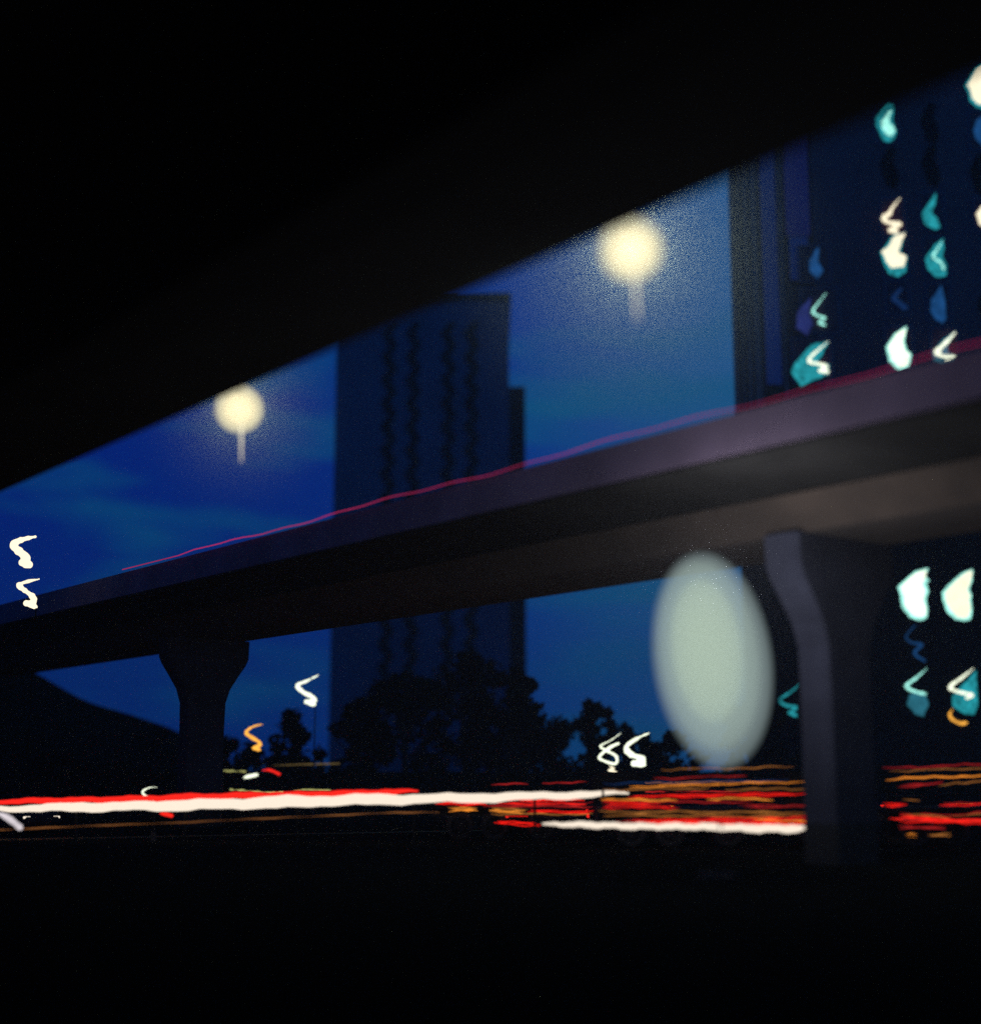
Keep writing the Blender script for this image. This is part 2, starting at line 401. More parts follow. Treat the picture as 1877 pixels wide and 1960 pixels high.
bx('glass_strip', (X(1516), FR + .1, P(1535, 535, FR).z), (X(1552), FR + .39, P(1535, 452, FR).z), M['blueg'], rt)
bx('glass_strip', (X(1466), FR + .2, zp + 1), (X(1494), FR + .39, P(1480, 740, FR).z), mat('brown_panel', (.12, .05, .015), .7), rt)

c8 = lambda u, v: (1603 + .1847 * u, 103.4 + .1847 * v)
c5 = lambda u, v: (1292.7 + .3693 * u, 103.4 + .3693 * v)
c4 = lambda u, v: (1137.6 + .394 * u, 982.4 + .394 * v)
c3 = lambda u, v: (620.5 + .3581 * u, 982.5 + .3581 * v)
c1 = lambda u, v: (.3956 * u, 879 + .3956 * v)

def jag(pts, amp, sub=3):
    out = []
    n_ = len(pts)
    for i in range(n_):
        a_ = pts[i]; b_ = pts[(i + 1) % n_]
        for k in range(sub):
            t_ = k / sub; j = 0 if k == 0 else amp
            out.append((a_[0] + (b_[0]-a_[0]) * t_ + random.uniform(-j, j), a_[1] + (b_[1]-a_[1]) * t_ + random.uniform(-j, j)))
    return out
def plate(name, pts, F, y, m, parent, th=.05):
    b_ = bmesh.new(); vsf = []
    for (x_, y_) in pts:
        p = P(x_, y_, F); p.y = y; vsf.append(b_.verts.new(p))
    f_ = b_.faces.new(vsf); r_ = bmesh.ops.extrude_face_region(b_, geom=[f_])
    for v in r_['geom']:
        if isinstance(v, bmesh.types.BMVert): v.co.y += th
    bmesh.ops.triangulate(b_, faces=b_.faces[:])
    return link(name, b_, m, parent)
def squiggle(name, pts, F, r, m, parent, y=None, sub=4, jitter=.25, off=Vector((0, 0, 0))):
    ps = [P(x_, y_, F) for x_, y_ in pts]; out = []; rad = []
    n_ = len(ps)
    for i in range(n_ - 1):
        for k in range(sub):
            t_ = k / sub; p0 = ps[max(i-1, 0)]; p1 = ps[i]; p2 = ps[i+1]; p3 = ps[min(i+2, n_-1)]
            q = .5 * ((2*p1) + (p2-p0)*t_ + (2*p0-5*p1+4*p2-p3)*t_*t_ + (3*p1-p0-3*p2+p3)*t_**3)
            out.append(q)
    out.append(ps[-1])
    N_ = len(out)
    for i, q in enumerate(out):
        if y is not None: q.y = y
        t_ = i / (N_ - 1)
        rad.append(r * .84 * F / FPX * (.30 + .70 * min(1, t_ * 3)) * (1 + random.uniform(-jitter, jitter)) * (1 if i < N_ - 1 else .5))
    out = [q - off for q in out]
    b_ = bmesh.new(); rm = sum(rad) / len(rad)
    for i, q in enumerate(out):
        nx = out[min(i + 1, len(out) - 1)]; kk = max(1, int((nx - q).length / (rad[i] * .5)))
        for k in range(kk):
            c_ = q.lerp(nx, k / kk); ret = bmesh.ops.create_icosphere(b_, subdivisions=2, radius=rad[i])
            for v in ret['verts']: v.co += c_
    o_ = link('tmp', b_, m, None)
    md = o_.modifiers.new('r', 'REMESH'); md.mode = 'VOXEL'; md.voxel_size = rm * .35
    dg = bpy.context.evaluated_depsgraph_get(); me = bpy.data.meshes.new_from_object(o_.evaluated_get(dg)); old = o_.data
    bpy.data.objects.remove(o_); bpy.data.meshes.remove(old); me.name = name
    for p_ in me.polygons: p_.use_smooth = True
    o_ = bpy.data.objects.new(name, me); COL.objects.link(o_); o_.parent = parent
    return o_

def win(cx_, cy_, w_=46, h_=84, depth=0.0, dark=False):
    """a dark window bay of the tower centred at a point of its face; returns its frame object"""
    p = P(cx_, cy_, FR - depth); hw, hh = w_ / 2 * FR / FPX, h_ / 2 * FR / FPX
    yf = FR - depth
    g = bx('window', (p.x - hw, yf - .05, p.z - hh), (p.x + hw, yf - .005, p.z + hh), M['tglass'] if depth == 0 and not dark else M['dglass'], rt)
    b_ = bmesh.new()
    for (a0_, a1_, z0_, z1_) in ((-hw - .12, hw + .12, hh + .004, hh + .12), (-hw - .12, hw + .12, -hh - .12, -hh - .004), (-hw - .12, -hw - .004, -hh, hh), (hw + .004, hw + .12, -hh, hh)):
        box(b_, p.x + a0_, p.x + a1_, yf - .09, yf - .006, p.z + z0_, p.z + z1_)
    link('frame', b_, M['navy'] if depth == 0 else M['podium'], g)
    return g
YF = FR - .12
lit = []
# (centre, [(kind, points, material, radius)])
def W_(cx_, cy_, items, w_=46, h_=84, depth=0.0):
    g = win(cx_, cy_, w_, h_, depth)
    for i, it in enumerate(items):
        yy = FR - depth - .12 - .09 * i
        if it[0] == 'p': plate('lit_pane', jag(it[1], it[3]), FR - depth, yy, EM[it[2]], g, .045)
        else: squiggle('lit_pane', it[1], FR - depth, it[3], EM[it[2]], g, y=yy)
m8 = lambda L_: [c8(*q) for q in L_]
m5 = lambda L_: [c5(*q) for q in L_]
m4 = lambda L_: [c4(*q) for q in L_]
W_(1695, 235, [('p', m8([(500,480),(440,560),(385,650),(395,740),(440,830),(470,900),(530,915),(580,880),(600,800),(570,720),(560,650),(575,580),(550,500)]), 'cyan', .8),
               ('p', m8([(520,570),(480,640),(440,700),(450,760),(500,840),(550,860),(585,800),(560,750),(525,720),(530,650),(545,590)]), 'cyanhi', .8)])
W_(1872, 165, [('p', m8([(1484,70),(1415,120),(1360,230),(1310,320),(1350,400),(1365,480),(1430,550),(1600,590),(1600,70)]), 'cyan', .7),
               ('p', m8([(1484,95),(1425,135),(1378,240),(1335,320),(1375,400),(1385,460),(1440,520),(1600,555),(1600,90)]), 'cream', .7)], 50)
W_(1876, 250, [('p', m8([(1500,640),(1430,700),(1400,790),(1430,880),(1500,960),(1600,900),(1600,640)]), 'blue', 1)], 46)
W_(1708, 415, [('s', m5([(1160,750),(1120,800),(1105,830),(1075,850),(1100,875),(1160,885),(1110,915),(1150,925)]), 'cream', 5.0)], 46, 74)
W_(1712, 495, [('p', m5([(1188,925),(1125,940),(1085,1000),(1058,1028),(1075,1080),(1105,1140),(1150,1155),(1190,1130),(1197,1050),(1165,1030),(1172,980)]), 'cyan', .8),
               ('p', m5([(1185,930),(1130,950),(1100,1000),(1065,1025),(1085,1070),(1110,1110),(1180,1105),(1190,1050),(1150,1035),(1165,980)]), 'cream', 1.2)], 48, 80)
W_(1783, 405, [('p', m5([(1345,720),(1300,790),(1275,830),(1290,880),(1340,910),(1368,900),(1350,850),(1325,830),(1345,770)]), 'cyan', 1)], 46, 76)
W_(1790, 492, [('p', m5([(1385,955),(1340,990),(1292,1060),(1305,1115),(1350,1158),(1398,1150),(1402,1090),(1380,1055),(1388,1010)]), 'cyan', 1),
               ('s', m5([(1375,975),(1350,1020),(1330,1055),(1370,1085),(1385,1120)]), 'cyanhi', 2.6)], 46, 80)
W_(1717, 572, [('s', m5([(1170,1215),(1130,1265),(1160,1295),(1188,1320)]), 'dimblue', 7)], 44, 70)
W_(1795, 580, [('p', m5([(1375,1200),(1325,1270),(1318,1330),(1345,1375),(1385,1398),(1400,1370),(1392,1280)]), 'blue', 1)], 46, 76)
W_(1721, 668, [('p', m5([(1195,1412),(1135,1450),(1088,1520),(1105,1595),(1160,1648),(1205,1632),(1220,1560),(1192,1530),(1182,1490)]), 'cyanhi', .8),
               ('p', m5([(1190,1425),(1142,1455),(1100,1520),(1118,1585),(1165,1630),(1195,1620),(1208,1562),(1180,1535),(1170,1490)]), 'whitecy', .8)], 50, 88)
W_(1807, 668, [('p', m5([(1448,1436),(1385,1480),(1328,1545),(1340,1595),(1385,1632),(1445,1615),(1445,1565),(1410,1548),(1405,1520)]), 'dimcyan', .8),
               ('s', m5([(1445,1445),(1405,1490),(1365,1530),(1350,1552),(1385,1575),(1430,1580),(1400,1605)]), 'whitecy', 6.0)], 50, 86)
W_(1568, 595, [('p', m5([(700,1260),(630,1340),(622,1420),(680,1462),(710,1400),(690,1340)]), 'violet', 1),
               ('s', m5([(775,1245),(740,1290),(708,1335),(730,1358),(770,1372),(740,1395),(772,1408)]), 'cyanhi', 2.6)], 74, 92)
W_(1553, 690, [('p', m5([(790,1490),(700,1510),(620,1600),(598,1650),(650,1725),(720,1690),(790,1660),(795,1610),(735,1600),(765,1540)]), 'cyan', 1.2),
               ('s', m5([(790,1492),(745,1530),(700,1570),(690,1598),(740,1610),(780,1625),(745,1645),(788,1650)]), 'whitecy', 3.6)], 76, 88)
W_(1558, 505, [('p', m5([(740,1000),(690,1070),(695,1130),(735,1165),(762,1125),(735,1080)]), 'blue', 1)], 60, 74)
W_(1884, 412, [('p', m5([(1582,790),(1556,830),(1575,890),(1640,890),(1640,790)]), 'cream', .8)], 40, 74)
for (x_, y_) in ((1700, 322), (1777, 237), (1779, 318), (1872, 335), (1886, 590)):
    pts = [(x_ - 2, y_ - 40), (x_ + 14, y_ - 38), (x_ + 8, y_ - 14), (x_ + 17, y_ + 6), (x_ + 20, y_ + 24), (x_ + 12, y_ + 40), (x_ - 4, y_ + 32), (x_ - 10, y_ + 12), (x_ - 17, y_ - 8), (x_ - 10, y_ - 24)]
    plate('window', jag(pts, .8), FR, FR - .06, M['dglass'], rt, .05)
# lower storeys, seen under the bridge
W_(1748, 1137, [('p', m4([(1618,268),(1558,282),(1515,318),(1470,360),(1485,402),(1490,455),(1528,505),(1580,522),(1612,508),(1616,460),(1608,420),(1620,380),(1608,340),(1624,328),(1605,308)]), 'cyanhi', .8),
                ('p', m4([(1610,276),(1562,292),(1522,325),(1482,362),(1500,400),(1505,450),(1540,490),(1580,506),(1602,495),(1604,455),(1590,420),(1602,380),(1585,345),(1600,318)]), 'whitecy', 1)], 64, 104, .4)
W_(1832, 1139, [('p', m4([(1834,272),(1778,296),(1726,342),(1686,385),(1692,430),(1710,478),(1750,516),(1790,524),(1822,518),(1832,470),(1824,420),(1829,400),(1816,370),(1832,330)]), 'cyanhi', .8),
                ('p', m4([(1828,280),(1784,305),(1736,348),(1700,387),(1706,430),(1724,470),(1757,502),(1792,510),(1812,502),(1820,468),(1812,420),(1818,400),(1804,370),(1820,330)]), 'cream', 1)], 62, 104, .4)
W_(1750, 1228, [('s', m4([(1560,540),(1510,600),(1540,630),(1590,640),(1550,680),(1605,720)]), 'blue', 2.5)], 52, 76, .4)
W_(1753, 1325, [('p', m4([(1530,880),(1515,930),(1555,975),(1595,990),(1620,930),(1605,885),(1560,870)]), 'dimcyan', 1),
                ('s', m4([(1610,755),(1560,800),(1510,840),(1545,865),(1605,880)]), 'cyanhi', 3.2)], 58, 96, .4)
W_(1840, 1328, [('p', m4([(1850,765),(1790,830),(1735,890),(1738,940),(1790,972),(1840,980),(1858,930)]), 'cyan', 1),
                ('s', m4([(1835,755),(1780,800),(1722,845),(1760,868),(1830,885),(1800,900)]), 'whitecy', 3.6),
                ('s', m4([(1735,950),(1718,980),(1735,1005),(1770,1022),(1802,1018)]), 'orange', 3.0)], 62, 110, .4)
W_(1511, 1340, [('s', m4([(1000,830),(950,870),(898,908),(930,935),(985,945),(945,970),(985,985)]), 'cyan', 3.2)], 56, 84, .4)
for (x_, y_) in ((1670, 1137), (1672, 1228), (1674, 1325), (1836, 1228), (1760, 1412), (1842, 1415), (1490, 1228), (1488, 1137)):
    win(x_, y_, 52, 76, .4)

# ------------------------------------------------------------ street lights, shake traces built as bent glowing tubes on added posts
def squiggle_lamp(label, pts, F, r, em, post=True, more=()):
    b = P(*pts[-1], F); base = Vector((b.x, F, 0))
    t = tag(empty('street_light', base), label, 'street light')
    squiggle('bent_tube', pts, F, r, em, t, off=base)
    for p2, r2, e2 in more: squiggle('bent_tube', p2, F, r2, e2, t, off=base)
    b_ = bmesh.new(); top = b - base
    tube(b_, [(0, 0, 0), (0, 0, top.z * .6), (0, 0, top.z)], [.05, .04, .03], 8); link('post', b_, M['podium'], t)
    b_ = bmesh.new(); tube(b_, [(0, 0, 0), (0, 0, .3)], [.12, .09], 8); link('base', b_, M['frame'], t)
    return t
m1 = lambda L_: [c1(*q) for q in L_]; m3 = lambda L_: [c3(*q) for q in L_]
squiggle_lamp('pair of bright cream squiggle lights one above the other, at far left over the parapet',
    m1([(190,580),(140,590),(92,608),(120,635),(155,662),(165,690),(128,697),(175,715)]), 60, 6.2, EM['cream'],
    more=[(m1([(172,375),(125,384),(80,400),(65,420),(100,452),(132,480),(108,500),(150,512)]), 9.0, EM['cream'])])
squiggle_lamp('white squiggle light above the dark trees, between the piers',
    m1([(1540,1045),(1480,1075),(1437,1095),(1470,1130),(1512,1150),(1520,1170),(1482,1174),(1525,1188)]), 84, 4.8, EM['whitecy'])
squiggle_lamp('orange squiggle light just right of the left pier',
    m1([(1270,1283),(1222,1295),(1190,1322),(1215,1345),(1252,1368),(1255,1385),(1228,1398),(1260,1408)]), 84, 3.8, EM['orange'])
squiggle_lamp('thicker white squiggle light left of the big pale oval',
    m3([(1735,1175),(1670,1205),(1612,1250),(1640,1290),(1700,1312),(1690,1335),(1655,1338),(1712,1345)]), 80, 6.2, EM['whitecy'])
squiggle_lamp('thin tangled white and cyan squiggle light near the low trees',
    m3([(1585,1175),(1530,1215),(1475,1245),(1510,1270),(1560,1300),(1555,1340),(1490,1322),(1470,1300),(1530,1250),(1575,1230)]), 81, 3.0, EM['whitecy'],
    more=[(m3([(1520,1350),(1545,1365),(1520,1376),(1560,1385)]), 2.6, EM['cream'])])

squiggle_lamp('faint white squiggle light crossing the long light line, near the left pier',
    [(300,1507),(286,1508),(274,1514),(274,1520),(284,1526),(296,1536)], 50, 1.8, EM['whitecy'])
def streak_bar(label, pts, F, r, em):  # streaks of light built as glowing bars on added posts
    b = P(*pts[len(pts)//2], F); base = Vector((b.x, F, 0))
    t = tag(empty('ground_light', base), label, 'light')
    if len(pts) > 4:
        b_ = bmesh.new(); n_ = len(pts) * 6; q_ = []
        for i in range(n_):
            u = i / (n_ - 1) * (len(pts) - 1); a_ = int(min(u, len(pts) - 2)); f_ = u - a_
            q = P(*pts[a_], F).lerp(P(*pts[a_ + 1], F), f_) - base; q.z += r * .35 * F / FPX * math.sin(i * 1.7); q_.append(q)
        tube(b_, q_, [r * F / FPX * (.6 + .4 * math.sin(i * .9 + 1)) for i in range(n_)], 8); link('glowing_bar', b_, em, t, True)
    else: squiggle('glowing_bar', pts, F, r, em, t, off=base, jitter=.15)
    b_ = bmesh.new(); tube(b_, [(0, 0, 0), (0, 0, (b - base).z)], .03, 6); link('post', b_, M['podium'], t)
streak_bar('red blob of light hanging under the long white line', [(306,1557),(318,1559),(330,1562)], 49, 5, EM['redhot'])
streak_bar('short whitish dash of light right of the left pier', [(466,1489),(478,1486),(493,1483)], 86, 4, EM['whitecy'])
streak_bar('small red dash of light beside a whitish dash, right of the left pier', [(502,1475),(514,1474),(524,1477),(536,1483)], 87, 3, EM['redhot'])
streak_bar('upper thin yellowish streak light at the foot of the left pier', [(362,1479),(385,1476),(410,1475),(440,1476),(470,1477)], 88, 1.6, EM['yel'])
streak_bar('thin yellowish green streak light below the orange squiggle', [(440,1512),(460,1513),(490,1516),(520,1518),(542,1517)], 80, 2.0, EM['yel'])
streak_bar('thin yellowish streak light below the white squiggle over the trees', [(562,1514),(585,1512),(610,1513),(632,1513)], 80, 1.8, EM['yel'])
streak_bar('faint tan streak light at the foot of the central dark trees', [(520,1466),(560,1464),(600,1463),(650,1462)], 89, 1.2, EM['yeldim'])
streak_bar('dim thin orange line of light running below the long white line', [(-20,1590),(60,1586),(200,1580),(340,1575),(480,1568),(620,1562),(740,1556),(840,1555)], 47, 1.1, EM['tandim'])
streak_bar('wide white flare of light at the left picture edge, below the long line', [(-6,1556),(12,1564),(26,1574),(40,1586)], 44, 7, EM['paleflare'])
# ------------------------------------------------------------ trees
def tree(x, ytop, F, wpx, label, seed, n=900):
    rnd = random.Random(seed)
    p = P(x, ytop, F); H = p.z; base = Vector((p.x, F, 0)); Rw = wpx / 2 * F / FPX
    t = tag(empty('tree', base), label, 'tree', 'dark trees beyond the elevated road')
    b_ = bmesh.new(); tube(b_, [(0, 0, 0), (.1, 0, H*.3), (-.1, .1, H*.6), (0, 0, H*.85)], [.32, .24, .15, .05], 8)
    for k in range(7):
        a_ = rnd.uniform(0, 6.28); z0 = H * rnd.uniform(.3, .6); r_ = Rw * rnd.uniform(.4, .8)
        tube(b_, [(0, 0, z0), (r_*.5*math.cos(a_), r_*.5*math.sin(a_), z0 + H*.12), (r_*math.cos(a_), r_*math.sin(a_), z0 + H*.22)], [.11, .07, .03], 6)
    link('trunk', b_, M['bark'], t)
    b_ = bmesh.new()
    cl_ = []
    for k in range(26):
        u = rnd.random() ** .5; a_ = rnd.uniform(0, 6.28); zz = rnd.uniform(-.8, 1)
        rr_ = math.sqrt(max(0, 1 - zz*zz*.9)) * u
        cl_.append((Vector((Rw*rr_*math.cos(a_)*.85, Rw*rr_*math.sin(a_)*.85, H*.56 + H*.36*zz)), rnd.uniform(.16, .30) * max(Rw, H*.35)))
    for k in range(n):
        c_, r_ = cl_[k % len(cl_)]
        d_ = Vector((rnd.gauss(0, 1), rnd.gauss(0, 1), rnd.gauss(0, 1))).normalized() * r_ * rnd.random() ** .4
        q = c_ + d_
        if q.z > H: q.z = H - rnd.random() * .5
        s = rnd.uniform(.18, .42)
        n1 = Vector((rnd.gauss(0, 1), rnd.gauss(0, 1), rnd.gauss(0, 1))).normalized(); n2 = n1.orthogonal().normalized(); n3 = n1.cross(n2)
        b_.faces.new([b_.verts.new(q + s * v) for v in (n2, n3 * .6, -n2, -n3 * .6)])
    me = bpy.data.meshes.new('crown'); b_.to_mesh(me); b_.free(); me.materials.append(M['leaf'])
    o = bpy.data.objects.new('crown', me); COL.objects.link(o); o.parent = t
TR = [(888, 1238, 100, 240, 'tallest rounded black tree below the zigzag tower'),
      (775, 1278, 98, 190, 'dark tree on the left shoulder of the tallest tree'),
      (975, 1262, 97, 180, 'dark tree on the right shoulder of the tallest tree'),
      (690, 1335, 96, 150, 'lower dark tree at the left foot of the central clump'),
      (565, 1348, 100, 110, 'flat topped dark bush under the white squiggle light'),
      (1040, 1335, 102, 120, 'small dark tree right of the central clump'),
      (1133, 1328, 98, 100, 'pointed dark tree inside the blue gap left of the oval'),
      (1195, 1385, 99, 130, 'low dark tree beside the oval light, left of it'),
      (1275, 1400, 95, 150, 'low dark tree behind the foot of the oval light'),
      (455, 1412, 104, 120, 'low dark tree just right of the left pier'),
      (300, 1385, 112, 110, 'dark tree at the right end of the embankment'),
      (1440, 1330, 100, 150, 'dark tree in front of the office tower, right of the oval')]
for i, (x_, y_, F_, w_, lb) in enumerate(TR):
    tree(x_, y_, F_, w_, lb, 40 + i, 1500 if w_ > 150 else 1000)
# long clipped hedge that closes the far side of the road
bm = bmesh.new(); rnd = random.Random(5)
for k in range(15000):
    x_ = rnd.uniform(-62, 44); z_ = rnd.random() ** .8 * (2.9 + .5 * math.sin(x_ * .4) + .35 * math.sin(x_ * 1.3))
    q = Vector((x_, 93 + rnd.uniform(-.9, .9), z_)); s = rnd.uniform(.15, .32)
    n1 = Vector((rnd.gauss(0, 1), rnd.gauss(0, 1), rnd.gauss(0, 1))).normalized(); n2 = n1.orthogonal().normalized(); n3 = n1.cross(n2)
    bm.faces.new([bm.verts.new(q + s * v) for v in (n2, n3 * .6, -n2, -n3 * .6)])
box(bm, -62, 44, 92.6, 93.4, 0, 2.5)
me = bpy.data.meshes.new('hedge'); bm.to_mesh(me); bm.free(); me.materials.append(M['leaf'])
o = bpy.data.objects.new('hedge', me); COL.objects.link(o)
tag(o, 'long low black hedge behind the traffic and under the trees', 'hedge')

# ------------------------------------------------------------ light trails of traffic, built as glowing tubes on added posts
def light_trail(label, pa, pb, hh, em, red=None, n=60, wob=.03, fade=None):
    (xa, ya, Fa), (xb, yb, Fb) = pa, pb
    a_, b2 = P(xa, ya, Fa), P(xb, yb, Fb); base = Vector((a_.x, a_.y, 0))
    t = tag(empty('light_rail', base), label, 'light rail')
    def line(name, a_, b2, r, m, wob):
        b_ = bmesh.new(); pts_ = []; rad = []
        for k in range(n):
            q = a_.lerp(b2, k / (n - 1)); u = k / (n-1)
            q = q + Vector((0, 0, wob * (math.sin(k * .9) + .6 * math.sin(k * 2.3 + 1) + .5 * math.sin(k*.23)))) - base
            pts_.append(q); rad.append((r if not isinstance(r, tuple) else (r[0] + (r[1]-r[0]) * min(1, u*2) + (r[2]-r[1]) * max(0, u*2-1))) * (1 + .08 * math.sin(k * .7)) * (min(1, .3 + 6 * u) if fade != 'r' else 1) * min(1, .3 + 10 * (1 - u)))
        tube(b_, pts_, rad, 10); return link(name, b_, m, t, True)
    line('white_tube', a_, b2, hh, em, wob)
    if red:
        (xa, ya, Fa), (xb, yb, Fb) = red[0], red[1]
        line('red_tube', P(xa, ya, Fa), P(xb, yb, Fb), red[2], EM['redhot'], wob * .7)
    L_ = (b2 - a_).length; k = 0
    while k * 4.0 < L_:
        q = a_.lerp(b2, k * 4.0 / L_) - base
        b_ = bmesh.new(); box(b_, q.x - .04, q.x + .04, q.y + .3, q.y + .4, 0, q.z); link('post', b_, M['podium'], t); k += 1
    return t
light_trail('long thick white light line with a red line on top, low across the left half',
    (-60, 1551, 51), (1203, 1519, 46), (.12, .19, .10), EM['white'], ((-60, 1537, 51), (800, 1515, 47.6), (.09, .10, .10)))
light_trail('shorter white light line low down, ending at the thick pier',
    (1038, 1578, 44), (1552, 1587, 42), (.085, .09, .12), EM['white'], None, fade=None, wob=.018)
# thin yellow line painted at the road edge, left
a0 = P(-60, 1596, 54); a1 = P(840, 1557, 54)
quad_strip('road_marking', [(-30, 44, .009), (30, 76, .009), (30, 76.5, .009), (-30, 44.5, .009)], M['yellow'])

# ------------------------------------------------------------ vehicles
def wheel_mesh(parent, x, y, r=.33, w_=.2):
    b_ = bmesh.new(); pr = [(r*.62, -w_/2), (r*.92, -w_/2), (r, -w_*.3), (r, w_*.3), (r*.92, w_/2), (r*.62, w_/2)]
    n_ = 20; rr_ = []
    for k in range(n_ + 1):
        a_ = 2 * math.pi * k / n_
        rr_.append([Vector((x + q * math.cos(a_), y + v, r + q * math.sin(a_))) for q, v in pr])
    loft(b_, rr_, cap=False); bmesh.ops.remove_doubles(b_, verts=b_.verts, dist=1e-4)
    wh = link('wheel', b_, M['rubber'], parent)
    b_ = bmesh.new(); bmesh.ops.create_cone(b_, cap_ends=True, segments=16, radius1=r*.61, radius2=r*.5, depth=w_*.8)
    for v in b_.verts: v.co = Vector((x + v.co.x, y + v.co.z * (1 if y > 0 else -1), r + v.co.y))
    link('rim', b_, M['steel'], wh)
def make_car(paint, bar, brake):
    t = empty('car')
    # length along x, rear at -x
    st = [(-2.15, .74, .38, .72), (-2.12, .80, .30, .92), (-1.75, .86, .22, .98), (-.8, .88, .2, .96), (.6, .88, .2, .93), (1.5, .86, .22, .86), (2.0, .80, .26, .74), (2.18, .66, .36, .60)]
    b_ = bmesh.new(); rg = []
    for x_, hw, z0, z1 in st:
        m_ = (z1 - z0)
        rg.append([Vector((x_, y_, z_)) for y_, z_ in ((-hw*.9, z0), (-hw, z0 + m_*.2), (-hw, z0 + m_*.75), (-hw*.9, z1), (hw*.9, z1), (hw, z0 + m_*.75), (hw, z0 + m_*.2), (hw*.9, z0))])
    loft(b_, rg); link('body', b_, paint, t, True)
    b_ = bmesh.new(); rg = []
    for x_, hw, z1 in ((-1.75, .74, .99), (-1.25, .68, 1.34), (-.5, .66, 1.43), (.3, .66, 1.40), (1.1, .74, .95)):
        rg.append([Vector((x_, -.76, .93)), Vector((x_, -hw, z1)), Vector((x_, hw, z1)), Vector((x_, .76, .93))])
    loft(b_, rg); link('cabin_glass', b_, M['dglass'], t)
    b_ = bmesh.new(); box(b_, -.95, .25, -.62, .62, 1.425, 1.455, .01); link('roof', b_, paint, t)
    for x_ in (-1.35, 1.35):
        for y_ in (-.78, .78): wheel_mesh(t, x_, y_)
    for s in (-1, 1):
        b_ = bmesh.new(); box(b_, -2.19, -2.10, s * .62 - .16, s * .62 + .16, .70, .84, .02); link('tail_light', b_, EM['redhot'], t)
        b_ = bmesh.new(); box(b_, 2.02, 2.14, s * .58 - .14, s * .58 + .14, .55, .66, .02); link('headlight', b_, EM['white'], t)
        b_ = bmesh.new(); box(b_, .55, .75, s * .98 - .1, s * .98 + .1, .95, 1.08, .02); link('mirror', b_, paint, t)
    if bar:
        b_ = bmesh.new(); box(b_, -2.17, -2.11, -.455, .455, .74, .80, .01); link('light_bar', b_, bar, t)
    if brake:
        b_ = bmesh.new(); box(b_, -1.66, -1.62, -.35, .35, 1.03, 1.06); link('brake_light', b_, brake, t)
    b_ = bmesh.new(); box(b_, -2.2, -2.155, -.26, .26, .5, .62); link('number_plate', b_, M['kerb'], t)
    return t
proto = [make_car(M['paint'], EM['red'], EM['amber']), make_car(M['paint2'], EM['amber'], EM['reddim']), make_car(M['paint3'], EM['red'], EM['reddim'])]
used = [False] * 3
def place_car(k, X_, Y_, rz, label, group):
    o = proto[k] if not used[k] else copy_tree(proto[k]); used[k] = True
    o.location = (X_, Y_, .004); o.rotation_euler = (0, 0, rz)
    tag(o, label, 'car', group)
rnd = random.Random(8)
names = ('first from left', 'second from left', 'third from left', 'fourth from left', 'last on the right')
for rname, F_, xs in (('nearest', 53, (1010, 1175, 1335, 1490, 1750)), ('middle', 61, (880, 1100, 1250, 1420, 1840)), ('farthest', 70, (960, 1130, 1300, 1450, 1710))):
    for nm, xp in zip(names, xs):
        k = rnd.randrange(3)
        place_car(k, (xp - W0/2) / FPX * F_, F_ + 2.1, math.pi/2 - R(6) + R(rnd.uniform(-3, 3)),
                  'car with %s tail bar, %s in %s row of the queue' % (('red', 'amber', 'red')[k], nm, rname), 'cars queuing behind the pier')
place_car(0, (500 - W0/2) / FPX * 82, 84, math.pi / 2 + R(-30), 'small far car right of the left pier with red and white lights', None)
place_car(2, (22 - W0/2) / FPX * 56, 58.5, math.pi * 1.5 + R(38), 'car at the left picture edge with a white headlight under the light line', None)

